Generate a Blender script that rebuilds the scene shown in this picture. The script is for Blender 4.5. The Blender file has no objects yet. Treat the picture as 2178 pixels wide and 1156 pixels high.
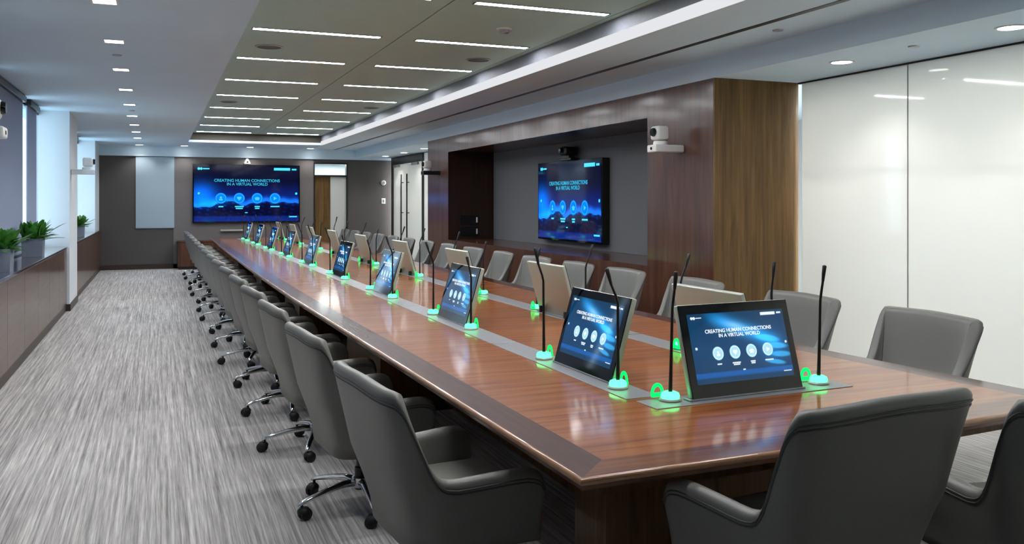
import bpy, bmesh, math, random
from mathutils import Vector, Matrix, Euler
random.seed(7)
sc = bpy.context.scene
COL = sc.collection
PI = math.pi

# ------------------------------------------------------------------ camera
FPX, CXP, HORIZON, CAM_H = 1850.0, 1089.0, 428.0, 1.55
YAW = math.atan((1089.0 - 337.0) / FPX)
cam_data = bpy.data.cameras.new('camera')
cam = bpy.data.objects.new('camera', cam_data)
COL.objects.link(cam)
cam.location = (0, 0, CAM_H)
cam.rotation_euler = (PI / 2, 0, -YAW)
cam_data.sensor_fit = 'HORIZONTAL'
cam_data.sensor_width = 36.0
cam_data.lens = 36.0 * FPX / 2178.0
cam_data.shift_y = -(578.0 - HORIZON) / 2178.0
cam_data.clip_start = 0.02
cam_data.clip_end = 200
sc.camera = cam

# ------------------------------------------------------------------ colour management
sc.view_settings.view_transform = 'Standard'
sc.view_settings.look = 'None'
sc.view_settings.exposure = 0.0
sc.view_settings.gamma = 1.0
sc.view_settings.use_curve_mapping = False
sc.cycles.use_denoising = True
sc.cycles.max_bounces = 10
sc.cycles.diffuse_bounces = 6
sc.cycles.glossy_bounces = 4
sc.cycles.transmission_bounces = 4
sc.cycles.transparent_max_bounces = 8
sc.cycles.sample_clamp_indirect = 6.0
sc.cycles.caustics_reflective = False
sc.cycles.caustics_refractive = False

# ------------------------------------------------------------------ world (daylight outside the windows)
SKY_STRENGTH = 3.8
STRIP_STRENGTH = 84.0
DOWN_W = 26.0
BACKLIGHT_W = 175.0  # power of the lamps added behind the frosted glass
world = bpy.data.worlds.new('daylight')
sc.world = world
world.use_nodes = True
bg = world.node_tree.nodes['Background']
bg.inputs['Color'].default_value = (0.62, 0.80, 1.0, 1)
bg.inputs['Strength'].default_value = SKY_STRENGTH

# ------------------------------------------------------------------ key dimensions
FAR, NEAR = 21.6, -3.0
Z_SOFFIT, Z_TRAY, Z_LOW = 2.824, 3.03, 2.64
X_WIN, X_CAB = -1.52, -1.197
X_WOOD, X_GLASS = 4.54, 5.46
TABLE_Z = 0.74
TRAY_X0, TRAY_X1, TRAY_Y1 = 0.595, 3.42, 19.9

# ------------------------------------------------------------------ materials
def lin(c):
    return tuple(((v / 255.0) / 12.92) if v / 255.0 <= 0.04045 else (((v / 255.0) + 0.055) / 1.055) ** 2.4 for v in c)

def new_mat(name):
    m = bpy.data.materials.new(name)
    m.use_nodes = True
    return m, m.node_tree, m.node_tree.nodes['Principled BSDF']

def plain(name, rgb, rough=0.5, metal=0.0, coat=0.0, spec=0.5, noise=0.06, nscale=30, bump=0.0):
    """principled with a faint procedural variation of tone"""
    m, nt, b = new_mat(name)
    c = lin(rgb)
    tc = nt.nodes.new('ShaderNodeTexCoord')
    n = nt.nodes.new('ShaderNodeTexNoise')
    n.inputs['Scale'].default_value = nscale
    n.inputs['Detail'].default_value = 3
    nt.links.new(tc.outputs['Object'], n.inputs['Vector'])
    r = nt.nodes.new('ShaderNodeValToRGB')
    r.color_ramp.elements[0].position = 0.3
    r.color_ramp.elements[1].position = 0.7
    r.color_ramp.elements[0].color = (c[0] * (1 - noise), c[1] * (1 - noise), c[2] * (1 - noise), 1)
    r.color_ramp.elements[1].color = (min(1, c[0] * (1 + noise)), min(1, c[1] * (1 + noise)), min(1, c[2] * (1 + noise)), 1)
    nt.links.new(n.outputs['Fac'], r.inputs['Fac'])
    nt.links.new(r.outputs['Color'], b.inputs['Base Color'])
    b.inputs['Roughness'].default_value = rough
    b.inputs['Metallic'].default_value = metal
    b.inputs['Coat Weight'].default_value = coat
    b.inputs['Coat Roughness'].default_value = 0.08
    b.inputs['Specular IOR Level'].default_value = spec
    if bump:
        bp = nt.nodes.new('ShaderNodeBump')
        bp.inputs['Strength'].default_value = bump
        bp.inputs['Distance'].default_value = 0.002
        nt.links.new(n.outputs['Fac'], bp.inputs['Height'])
        nt.links.new(bp.outputs['Normal'], b.inputs['Normal'])
    return m

def emit(name, rgb, strength):
    m = bpy.data.materials.new(name)
    m.use_nodes = True
    nt = m.node_tree
    nt.nodes.remove(nt.nodes['Principled BSDF'])
    e = nt.nodes.new('ShaderNodeEmission')
    e.inputs['Color'].default_value = (*lin(rgb), 1)
    e.inputs['Strength'].default_value = strength
    nt.links.new(e.outputs[0], nt.nodes['Material Output'].inputs['Surface'])
    return m

def wood(name, c_dark, c_mid, c_light, stretch, rough=0.3, coat=0.4, big=1.0, coat_rough=0.1, coat_ior=1.5):
    """veneer: noise stretched along the grain, plus finer streaks"""
    m, nt, b = new_mat(name)
    tc = nt.nodes.new('ShaderNodeTexCoord')
    mp = nt.nodes.new('ShaderNodeMapping')
    mp.inputs['Scale'].default_value = stretch
    nt.links.new(tc.outputs['Object'], mp.inputs['Vector'])
    n1 = nt.nodes.new('ShaderNodeTexNoise')
    n1.inputs['Scale'].default_value = 1.0 * big
    n1.inputs['Detail'].default_value = 7
    n1.inputs['Roughness'].default_value = 0.68
    n1.inputs['Distortion'].default_value = 0.35
    nt.links.new(mp.outputs['Vector'], n1.inputs['Vector'])
    r = nt.nodes.new('ShaderNodeValToRGB')
    e = r.color_ramp.elements
    e[0].position, e[0].color = 0.30, (*lin(c_dark), 1)
    e[1].position, e[1].color = 0.72, (*lin(c_light), 1)
    k = e.new(0.5)
    k.color = (*lin(c_mid), 1)
    nt.links.new(n1.outputs['Fac'], r.inputs['Fac'])
    nt.links.new(r.outputs['Color'], b.inputs['Base Color'])
    b.inputs['Roughness'].default_value = rough
    b.inputs['Coat Weight'].default_value = coat
    b.inputs['Coat Roughness'].default_value = coat_rough
    b.inputs['Coat IOR'].default_value = coat_ior
    b.inputs['Specular IOR Level'].default_value = 0.2
    return m

def carpet_mat():
    m, nt, b = new_mat('carpet_loop')
    tc = nt.nodes.new('ShaderNodeTexCoord')
    def streak(sx, sy, detail):
        mp = nt.nodes.new('ShaderNodeMapping')
        mp.inputs['Scale'].default_value = (sx, sy, 1)
        nt.links.new(tc.outputs['Object'], mp.inputs['Vector'])
        n = nt.nodes.new('ShaderNodeTexNoise')
        n.inputs['Scale'].default_value = 1
        n.inputs['Detail'].default_value = detail
        n.inputs['Roughness'].default_value = 0.6
        nt.links.new(mp.outputs['Vector'], n.inputs['Vector'])
        return n
    # tile index shifts the yarn streaks from tile to tile
    a = streak(58, 0.75, 4)
    c = streak(150, 3.5, 3)
    big = streak(1.2, 0.9, 2)
    mix = nt.nodes.new('ShaderNodeMath'); mix.operation = 'MULTIPLY_ADD'
    mix.inputs[1].default_value = 0.62
    nt.links.new(a.outputs['Fac'], mix.inputs[0])
    m2 = nt.nodes.new('ShaderNodeMath'); m2.operation = 'MULTIPLY'
    m2.inputs[1].default_value = 0.38
    nt.links.new(c.outputs['Fac'], m2.inputs[0])
    nt.links.new(m2.outputs[0], mix.inputs[2])
    # carpet tiles, each a slightly different tone
    br = nt.nodes.new('ShaderNodeTexBrick')
    br.offset = 0.5
    br.inputs['Scale'].default_value = 1.0
    br.inputs['Brick Width'].default_value = 0.5
    br.inputs['Row Height'].default_value = 1.0
    br.inputs['Mortar Size'].default_value = 0.0
    br.inputs['Color1'].default_value = (0.42, 0.42, 0.42, 1)
    br.inputs['Color2'].default_value = (0.58, 0.58, 0.58, 1)
    nt.links.new(tc.outputs['Object'], br.inputs['Vector'])
    m3 = nt.nodes.new('ShaderNodeMath'); m3.operation = 'MULTIPLY_ADD'
    m3.inputs[1].default_value = 0.22
    nt.links.new(br.outputs['Color'], m3.inputs[0])
    nt.links.new(mix.outputs[0], m3.inputs[2])
    m4 = nt.nodes.new('ShaderNodeMath'); m4.operation = 'SUBTRACT'
    m4.inputs[1].default_value = 0.11
    nt.links.new(m3.outputs[0], m4.inputs[0])
    r = nt.nodes.new('ShaderNodeValToRGB')
    e = r.color_ramp.elements
    e[0].position, e[0].color = 0.34, (*lin((124, 121, 121)), 1)
    e[1].position, e[1].color = 0.66, (*lin((224, 222, 218)), 1)
    k = e.new(0.5); k.color = (*lin((178, 175, 173)), 1)
    nt.links.new(m4.outputs[0], r.inputs['Fac'])
    nt.links.new(r.outputs['Color'], b.inputs['Base Color'])
    b.inputs['Roughness'].default_value = 0.95
    b.inputs['Specular IOR Level'].default_value = 0.1
    bp = nt.nodes.new('ShaderNodeBump')
    bp.inputs['Strength'].default_value = 0.4
    bp.inputs['Distance'].default_value = 0.004
    nt.links.new(c.outputs['Fac'], bp.inputs['Height'])
    nt.links.new(bp.outputs['Normal'], b.inputs['Normal'])
    return m

def frosted(name, rgb, trans, rough=0.04):
    """back-painted / frosted white glass: diffuse + light coming through + glossy face"""
    m = bpy.data.materials.new(name)
    m.use_nodes = True
    nt = m.node_tree
    nt.nodes.remove(nt.nodes['Principled BSDF'])
    c = (*lin(rgb), 1)
    d = nt.nodes.new('ShaderNodeBsdfDiffuse'); d.inputs['Color'].default_value = c
    t = nt.nodes.new('ShaderNodeBsdfTranslucent'); t.inputs['Color'].default_value = c
    g = nt.nodes.new('ShaderNodeBsdfGlossy'); g.inputs['Roughness'].default_value = rough
    fr = nt.nodes.new('ShaderNodeFresnel'); fr.inputs['IOR'].default_value = 1.5
    m1 = nt.nodes.new('ShaderNodeMixShader'); m1.inputs['Fac'].default_value = trans
    m2 = nt.nodes.new('ShaderNodeMixShader')
    nt.links.new(d.outputs[0], m1.inputs[1]); nt.links.new(t.outputs[0], m1.inputs[2])
    nt.links.new(fr.outputs[0], m2.inputs['Fac'])
    nt.links.new(m1.outputs[0], m2.inputs[1]); nt.links.new(g.outputs[0], m2.inputs[2])
    nt.links.new(m2.outputs[0], nt.nodes['Material Output'].inputs['Surface'])
    return m

def clear_glass(name, tint=(0.93, 0.97, 0.96)):
    m = bpy.data.materials.new(name)
    m.use_nodes = True
    nt = m.node_tree
    nt.nodes.remove(nt.nodes['Principled BSDF'])
    t = nt.nodes.new('ShaderNodeBsdfTransparent'); t.inputs['Color'].default_value = (*tint, 1)
    g = nt.nodes.new('ShaderNodeBsdfGlossy'); g.inputs['Roughness'].default_value = 0.02
    lw = nt.nodes.new('ShaderNodeLayerWeight')
    pw = nt.nodes.new('ShaderNodeMath'); pw.operation = 'POWER'; pw.inputs[1].default_value = 5
    fr = nt.nodes.new('ShaderNodeMath'); fr.operation = 'MULTIPLY_ADD'; fr.inputs[1].default_value = 0.6; fr.inputs[2].default_value = 0.04
    nt.links.new(lw.outputs['Facing'], pw.inputs[0]); nt.links.new(pw.outputs[0], fr.inputs[0])
    mx = nt.nodes.new('ShaderNodeMixShader')
    nt.links.new(fr.outputs[0], mx.inputs['Fac'])
    nt.links.new(t.outputs[0], mx.inputs[1]); nt.links.new(g.outputs[0], mx.inputs[2])
    nt.links.new(mx.outputs[0], nt.nodes['Material Output'].inputs['Surface'])
    return m

def picture_emit(name, strength):
    m = bpy.data.materials.new(name)
    m.use_nodes = True
    nt = m.node_tree
    b = nt.nodes['Principled BSDF']
    at = nt.nodes.new('ShaderNodeAttribute')
    at.attribute_name = 'picture'
    b.inputs['Base Color'].default_value = (0.004, 0.004, 0.006, 1)
    b.inputs['Roughness'].default_value = 0.05
    nt.links.new(at.outputs['Color'], b.inputs['Emission Color'])
    b.inputs['Emission Strength'].default_value = strength
    return m

M = {}
M['carpet'] = carpet_mat()
M['ceil'] = plain('painted_ceiling', (212, 234, 248), 0.75, noise=0.015, nscale=2)
M['tray'] = plain('tray_ceiling_metal_panel', (176, 206, 198), 0.55, noise=0.02, nscale=3)
M['white_wall'] = plain('white_wall_paint', (220, 227, 231), 0.6, noise=0.01, nscale=3)
M['grey_wall'] = plain('grey_fabric_wall', (118, 113, 112), 0.85, noise=0.05, nscale=80)
M['dark_wall'] = plain('dark_taupe_wall', (86, 82, 80), 0.8, noise=0.05, nscale=60)
M['base'] = plain('dark_brown_baseboard', (58, 44, 38), 0.4)
M['black'] = plain('black_plastic', (14, 14, 15), 0.38)
M['black_rubber'] = plain('black_rubber', (16, 16, 17), 0.55)
M['gloss_black'] = plain('black_glass', (6, 6, 8), 0.06, noise=0.0)
M['chrome'] = plain('polished_chrome', (226, 228, 230), 0.12, metal=1.0, noise=0.01)
M['steel'] = plain('brushed_steel', (150, 152, 156), 0.34, metal=0.4, noise=0.05, nscale=200)
M['silver'] = plain('silver_casing', (178, 182, 170), 0.36, metal=0.3, noise=0.02)
M['fascia'] = plain('grey_painted_fascia', (120, 124, 132), 0.55)
M['reveal'] = plain('dark_reveal_paint', (70, 68, 60), 0.7)
M['alu'] = plain('anodised_trim', (172, 176, 182), 0.35, metal=0.8, noise=0.02)
M['white_plastic'] = plain('white_plastic', (228, 229, 228), 0.35, noise=0.01)
M['leather'] = plain('grey_leather', (112, 111, 106), 0.42, noise=0.05, nscale=160, bump=0.12)
M['piping'] = plain('grey_leather_piping', (74, 75, 74), 0.5, noise=0.04)
M['table'] = wood('walnut_table_veneer', (102, 52, 20), (148, 84, 36), (176, 110, 56), (1.1, 26, 4), rough=0.42, coat=0.8, coat_rough=0.10, coat_ior=1.55)
M['table_band'] = wood('walnut_border_band', (50, 22, 15), (72, 35, 24), (92, 49, 34), (40, 2.0, 4), rough=0.42, coat=0.8, coat_rough=0.10, coat_ior=1.55)
M['table_end'] = wood('walnut_border_end', (74, 36, 17), (112, 60, 29), (140, 82, 42), (2.0, 40, 4), rough=0.42, coat=0.8, coat_rough=0.10, coat_ior=1.55)
M['table_base'] = wood('walnut_base_panel', (66, 44, 24), (96, 68, 40), (118, 86, 52), (26, 26, 1.2), rough=0.4, coat=0.2)
M['edge'] = plain('solid_wood_edge', (168, 120, 84), 0.25, coat=0.6, noise=0.08, nscale=20)
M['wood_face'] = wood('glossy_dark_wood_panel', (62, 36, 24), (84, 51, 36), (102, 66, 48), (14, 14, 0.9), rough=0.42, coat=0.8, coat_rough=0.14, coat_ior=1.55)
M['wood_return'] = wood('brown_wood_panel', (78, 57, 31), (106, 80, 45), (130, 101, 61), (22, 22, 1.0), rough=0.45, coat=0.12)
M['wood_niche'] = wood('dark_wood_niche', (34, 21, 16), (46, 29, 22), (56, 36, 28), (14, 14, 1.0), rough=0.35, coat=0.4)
M['niche_panel'] = plain('grey_acoustic_panel', (108, 110, 114), 0.8, noise=0.04, nscale=90)
M['cab'] = wood('taupe_wood_cabinet', (68, 46, 36), (90, 63, 49), (106, 78, 62), (3, 1.5, 18), rough=0.3, coat=0.4)
M['cab_top'] = wood('dark_polished_ledge', (62, 44, 38), (78, 56, 48), (92, 68, 58), (18, 1.2, 4), rough=0.2, coat=0.8, coat_rough=0.05)
M['glass_white'] = frosted('white_frosted_glass', (240, 240, 236), 0.55)
M['board'] = frosted('white_glass_board', (172, 190, 202), 0.0)
M['clear'] = clear_glass('clear_glass')
M['strip'] = emit('strip_lamp_glow', (252, 252, 255), STRIP_STRENGTH)
M['cove'] = emit('lip_band_glow', (238, 240, 244), 0.92)  # bright band of the tray lip, its brightness set by emission
M['down'] = emit('downlight_glow', (255, 252, 246), 14.0)
M['green'] = emit('green_lamp_glow', (10, 235, 95), 2.0)
M['green_core'] = emit('green_lamp_core', (80, 255, 150), 3.4)
M['scr_white'] = emit('screen_white_print', (236, 246, 255), 1.1)
M['scr_cyan'] = emit('screen_pale_disc', (176, 228, 246), 1.05)
M['scr_icon'] = emit('screen_disc_icon', (246, 252, 255), 1.15)
M['scr_blue'] = emit('screen_blue_disc', (10, 140, 255), 1.0)
M['scr_sky'] = emit('screen_sky_icon', (70, 205, 255), 1.1)
M['scr_dimcyan'] = emit('screen_dim_print', (60, 190, 235), 1.0)
M['pic'] = picture_emit('tablet_picture', 1.0)
M['pic_tv'] = picture_emit('television_picture', 1.6)
M['leaf'] = plain('green_leaf', (86, 152, 66), 0.4, noise=0.35, nscale=14)
M['soil'] = plain('potting_soil', (44, 34, 28), 0.95, noise=0.2)
M['pot'] = plain('brushed_planter_metal', (164, 176, 192), 0.4, metal=0.5, noise=0.04)
M['grille'] = plain('speaker_grille', (86, 92, 92), 0.6, noise=0.25, nscale=300)

def shade_mat():
    m = bpy.data.materials.new('roller_shade_fabric')
    m.use_nodes = True
    nt = m.node_tree
    nt.nodes.remove(nt.nodes['Principled BSDF'])
    tc = nt.nodes.new('ShaderNodeTexCoord')
    n = nt.nodes.new('ShaderNodeTexNoise'); n.inputs['Scale'].default_value = 120
    nt.links.new(tc.outputs['Object'], n.inputs['Vector'])
    r = nt.nodes.new('ShaderNodeValToRGB')
    r.color_ramp.elements[0].color = (*lin((150, 162, 186)), 1)
    r.color_ramp.elements[1].color = (*lin((176, 188, 210)), 1)
    nt.links.new(n.outputs['Fac'], r.inputs['Fac'])
    d = nt.nodes.new('ShaderNodeBsdfDiffuse')
    t = nt.nodes.new('ShaderNodeBsdfTranslucent')
    nt.links.new(r.outputs['Color'], d.inputs['Color']); nt.links.new(r.outputs['Color'], t.inputs['Color'])
    mx = nt.nodes.new('ShaderNodeMixShader'); mx.inputs['Fac'].default_value = 0.10
    nt.links.new(d.outputs[0], mx.inputs[1]); nt.links.new(t.outputs[0], mx.inputs[2])
    nt.links.new(mx.outputs[0], nt.nodes['Material Output'].inputs['Surface'])
    return m
M['shade'] = shade_mat()

# ------------------------------------------------------------------ helpers
def obj(name, bm, mat, parent=None, smooth=False, angle=None):
    me = bpy.data.meshes.new(name)
    bm.normal_update()
    bm.to_mesh(me)
    bm.free()
    mats = mat if isinstance(mat, (list, tuple)) else [mat]
    for k in mats:
        me.materials.append(k)
    if smooth:
        for p in me.polygons:
            p.use_smooth = True
        if angle is not None:
            try:
                me.set_sharp_from_angle(angle=math.radians(angle))
            except Exception:
                pass
    o = bpy.data.objects.new(name, me)
    COL.objects.link(o)
    if parent is not None:
        o.parent = parent
    return o

def thing(name, label, cat, loc=(0, 0, 0), rotz=0.0, group=None):
    o = bpy.data.objects.new(name, None)
    o.empty_display_size = 0.1
    COL.objects.link(o)
    o.location = loc
    o.rotation_euler = (0, 0, rotz)
    tag(o, label, cat, group)
    return o

def tag(o, label, cat, group=None):
    o['label'] = label
    o['category'] = cat
    if group:
        o['group'] = group
    return o

def structure(name, bm, mat, label=None, smooth=False):
    o = obj(name, bm, mat, None, smooth)
    o['kind'] = 'structure'
    if label:
        o['label'] = label
    return o

def box(bm, x0, x1, y0, y1, z0, z1, bevel=0.0, seg=2, mi=0):
    vs = [bm.verts.new(p) for p in ((x0, y0, z0), (x1, y0, z0), (x1, y1, z0), (x0, y1, z0),
                                     (x0, y0, z1), (x1, y0, z1), (x1, y1, z1), (x0, y1, z1))]
    fs = []
    for q in ((3, 2, 1, 0), (4, 5, 6, 7), (0, 1, 5, 4), (1, 2, 6, 5), (2, 3, 7, 6), (3, 0, 4, 7)):
        f = bm.faces.new([vs[i] for i in q])
        f.material_index = mi
        fs.append(f)
    if bevel > 0:
        es = list({e for f in fs for e in f.edges})
        bmesh.ops.bevel(bm, geom=es, offset=bevel, segments=seg, profile=0.5, affect='EDGES', clamp_overlap=True)
    return bm

def B(*a, **k):
    return box(bmesh.new(), *a, **k)

def tube(bm, pts, rad, n=10, cap=True):
    """round tube along a polyline; rad is a number or one radius per point"""
    pts = [Vector(p) for p in pts]
    rs = rad if isinstance(rad, (list, tuple)) else [rad] * len(pts)
    rings = []
    up = Vector((0, 0, 1))
    prev = None
    for i, p in enumerate(pts):
        d = (pts[min(i + 1, len(pts) - 1)] - pts[max(i - 1, 0)]).normalized()
        a = prev if prev is not None else (up if abs(d.z) < 0.9 else Vector((1, 0, 0)))
        s = d.cross(a)
        if s.length < 1e-5:
            s = d.cross(Vector((0, 1, 0)))
        s.normalize()
        t = s.cross(d).normalized()
        prev = t
        rings.append([bm.verts.new(p + (s * math.cos(2 * PI * k / n) + t * math.sin(2 * PI * k / n)) * rs[i]) for k in range(n)])
    for i in range(len(rings) - 1):
        for k in range(n):
            bm.faces.new((rings[i][k], rings[i][(k + 1) % n], rings[i + 1][(k + 1) % n], rings[i + 1][k]))
    if cap:
        bm.faces.new(list(reversed(rings[0])))
        bm.faces.new(rings[-1])
    return bm

def lathe(bm, prof, n=24, c=(0, 0, 0), axis='z'):
    """revolve (r, h) profile"""
    rings = []
    for r, h in prof:
        ring = []
        for k in range(n):
            a = 2 * PI * k / n
            x, y, z = r * math.cos(a), r * math.sin(a), h
            if axis == 'x':
                x, y, z = h, r * math.cos(a), r * math.sin(a)
            elif axis == 'y':
                x, y, z = r * math.sin(a), h, r * math.cos(a)
            ring.append(bm.verts.new((c[0] + x, c[1] + y, c[2] + z)))
        rings.append(ring)
    for i in range(len(rings) - 1):
        for k in range(n):
            bm.faces.new((rings[i][k], rings[i][(k + 1) % n], rings[i + 1][(k + 1) % n], rings[i + 1][k]))
    if prof[0][0] > 1e-6:
        bm.faces.new(list(reversed(rings[0])))
    if prof[-1][0] > 1e-6:
        bm.faces.new(rings[-1])
    return bm

def prism(bm, outline, z0, z1):
    lo = [bm.verts.new((x, y, z0)) for x, y in outline]
    hi = [bm.verts.new((x, y, z1)) for x, y in outline]
    n = len(outline)
    bm.faces.new(list(reversed(lo)))
    bm.faces.new(hi)
    for i in range(n):
        bm.faces.new((lo[i], lo[(i + 1) % n], hi[(i + 1) % n], hi[i]))
    return bm

def smooth01(a, b, x):
    t = max(0.0, min(1.0, (x - a) / (b - a)))
    return t * t * (3 - 2 * t)

def interp(pts, x):
    if x <= pts[0][0]:
        return pts[0][1]
    for (a, va), (b, vb) in zip(pts, pts[1:]):
        if x <= b:
            return va + (vb - va) * (x - a) / (b - a)
    return pts[-1][1]

def copy_tree(root, loc, rotz, label, group=None):
    """copy a thing with its parts and sub-parts"""
    r = root.copy()
    COL.objects.link(r)
    r.location = loc
    r.rotation_euler = (0, 0, rotz)
    r['label'] = label
    if group:
        r['group'] = group
    for ch in list(root.children):
        c = ch.copy()
        COL.objects.link(c)
        c.parent = r
        for g in list(ch.children):
            d = g.copy()
            COL.objects.link(d)
            d.parent = c
    return r

ORD = ['first', 'second', 'third', 'fourth', 'fifth', 'sixth', 'seventh', 'eighth', 'ninth', 'tenth',
       'eleventh', 'twelfth', 'thirteenth', 'fourteenth', 'fifteenth', 'sixteenth', 'seventeenth', 'eighteenth']

# ------------------------------------------------------------------ room shell
structure('floor', B(-1.9, 8.2, NEAR, FAR + 2.2, -0.12, 0.0), M['carpet'])

# ceiling: side soffits, end soffit and the raised tray
bm = bmesh.new()
box(bm, -1.9, TRAY_X0, NEAR, FAR + 0.2, Z_SOFFIT, Z_SOFFIT + 0.05)
box(bm, TRAY_X0, TRAY_X1, TRAY_Y1, FAR + 0.2, Z_SOFFIT, Z_SOFFIT + 0.05)
box(bm, TRAY_X1 + 0.02, 3.998, NEAR, FAR + 0.2, Z_SOFFIT, Z_SOFFIT + 0.05)
box(bm, 4.057, X_WOOD, NEAR, FAR + 0.2, Z_SOFFIT, Z_SOFFIT + 0.05)
box(bm, X_WOOD, 8.2, NEAR, FAR + 0.2, Z_LOW, Z_SOFFIT + 0.05)          # lower soffit by the glass wall
box(bm, TRAY_X0 - 0.03, TRAY_X0, NEAR, TRAY_Y1, Z_SOFFIT + 0.05, Z_TRAY + 0.05)
structure('ceiling', bm, M['ceil'])
bm = bmesh.new()
for (a, b_) in ((TRAY_X0, 2.012), (2.024, 3.352), (3.362, TRAY_X1 + 0.05)):
    box(bm, a, b_, NEAR, TRAY_Y1, Z_TRAY, Z_TRAY + 0.03)
structure('ceiling_tray', bm, M['tray'])
structure('trim_5', B(TRAY_X0, TRAY_X1 + 0.05, TRAY_Y1, TRAY_Y1 + 0.03, Z_SOFFIT + 0.051, Z_TRAY + 0.05), M['reveal'], 'dark reveal at the far end of the ceiling tray')
structure('ceiling_void', B(-1.9, 8.2, NEAR, FAR + 0.2, Z_TRAY + 0.06, Z_TRAY + 0.1), M['black'])
structure('trim_1', B(TRAY_X1, TRAY_X1 + 0.02, NEAR, TRAY_Y1, Z_SOFFIT + 0.083, Z_TRAY), M['fascia'], 'grey upper fascia of the ceiling tray')
tag(obj('tray_lip_band', B(TRAY_X1 - 0.012, TRAY_X1 + 0.02, NEAR, TRAY_Y1, Z_SOFFIT - 0.002, Z_SOFFIT + 0.083), M['cove']),
    'long glowing white band along the right lip of the ceiling tray', 'light')  # fascia band made to emit evenly along its length
tag(obj('slot_diffuser', B(4.0, 4.055, NEAR, FAR - 0.05, Z_SOFFIT - 0.003, Z_SOFFIT + 0.01), M['black']),
    'long thin black air slot in the ceiling right of the tray', 'air vent')

# far wall
ZF = 2.585
bm = bmesh.new()
box(bm, -1.9, 0.32, FAR, FAR + 0.15, 0, ZF)
structure('wall_far', bm, M['dark_wall'])
structure('wall_far_middle', B(0.32, 3.52, FAR - 0.02, FAR + 0.15, 0, ZF), M['grey_wall'])
bm = bmesh.new()
box(bm, 3.52, 4.36, FAR, FAR + 0.15, 2.50, ZF)
box(bm, 4.36, 5.7, FAR, FAR + 0.15, 0, ZF)
structure('wall_far_right', bm, M['dark_wall'])
structure('wall_far_header', B(-1.9, 5.6, FAR - 0.06, FAR + 0.15, ZF, Z_SOFFIT), M['ceil'])
structure('baseboard_far', B(-1.25, 0.4, FAR - 0.02, FAR, 0, 0.11), M['base'])
# wall behind the camera
structure('wall_near', B(-1.9, 8.2, NEAR - 0.15, NEAR, 0, Z_TRAY + 0.1), M['wood_niche'])

# left wall: spandrel behind the cabinets, piers and window bays
bm = bmesh.new()
box(bm, -1.62, X_WIN - 0.055, NEAR, FAR + 0.15, 0, 0.915)
box(bm, -1.62, X_WIN - 0.055, NEAR, FAR + 0.15, Z_SOFFIT - 0.02, Z_SOFFIT + 0.05)
structure('wall_left', bm, M['white_wall'])
PIERS = ((5.2, 6.42), (13.75, 15.0))
for k, (a, b_) in enumerate(PIERS):
    structure('wall_left_pier', B(-1.62, -1.165, a, b_, 0.0, Z_SOFFIT), M['white_wall'])
    structure('baseboard_left_pier', B(-1.3, -1.15, a - 0.015, b_ + 0.015, 0, 0.1, bevel=0.004), M['base'])
structure('wall_left_end_pier', B(-1.62, -1.235, 20.25, FAR, 0.915, Z_SOFFIT), M['white_wall'])
BAYS = ((-1.6, 5.2), (6.42, 13.75), (15.0, 20.25))
structure('wall_left_near', B(-1.62, X_WIN - 0.055, NEAR, -1.6, 0.9, Z_SOFFIT), M['white_wall'])
for k, (a, b_) in enumerate(BAYS):
    w = thing('window_%d' % (k + 1), ['window bay beside the camera', 'long window bay with shades left of the white pier', 'far window bay beyond the white pier'][k], 'window', (X_WIN - 0.045, a, 0.915))
    w['kind'] = 'structure'
    L, Hh = b_ - a, Z_SOFFIT - 0.02 - 0.915
    bm = bmesh.new()
    box(bm, -0.012, 0.012, 0, L, 0, 0.05); box(bm, -0.012, 0.012, 0, L, Hh - 0.05, Hh)
    n = max(2, round(L / 1.8))
    for i in range(1, n):
        y = i * L / n
        y0 = min(max(y - 0.03, 0), L - 0.06)
        box(bm, -0.012, 0.012, y0, y0 + 0.05, 0.05, Hh - 0.05)
    obj('frame', bm, M['black'], w)
    obj('pane', B(-0.003, 0.003, 0.0, L, 0.04, Hh - 0.04), M['clear'], w)
# roller shades; bright slits stay open between them
shade_spans = [(-1.58, 1.6), (1.75, 5.15), (6.5, 9.4), (9.5, 11.92), (12.30, 13.20), (15.05, 17.8), (17.95, 19.3)]
sl = ['first roller shade beside the camera on the window side', 'second roller shade beside the camera on the window side',
      'blue-grey roller shade above the leftmost planter', 'blue-grey roller shade left of the thin bright slit',
      'narrow blue-grey roller shade between the two bright slits by the white pier',
      'roller shade hidden just past the white pier', 'narrow dark roller shade beside the bright far slit past the white pier']
for (a, b_), lb in zip(shade_spans, sl):
    t = thing('roller_shade', lb, 'window shade', (X_WIN, a, 0.95), 0, 'roller shades on the windows')
    L = b_ - a
    obj('fabric', B(-0.006, 0.006, 0, L, 0.0, 1.79), M['shade'], t)
    obj('head_rail', B(-0.03, 0.05, 0, L, 1.79, 1.86, bevel=0.006), M['black'], t)
    obj('bottom_bar', B(-0.012, 0.012, 0, L, -0.02, 0.012, bevel=0.004), M['alu'], t)

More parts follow.
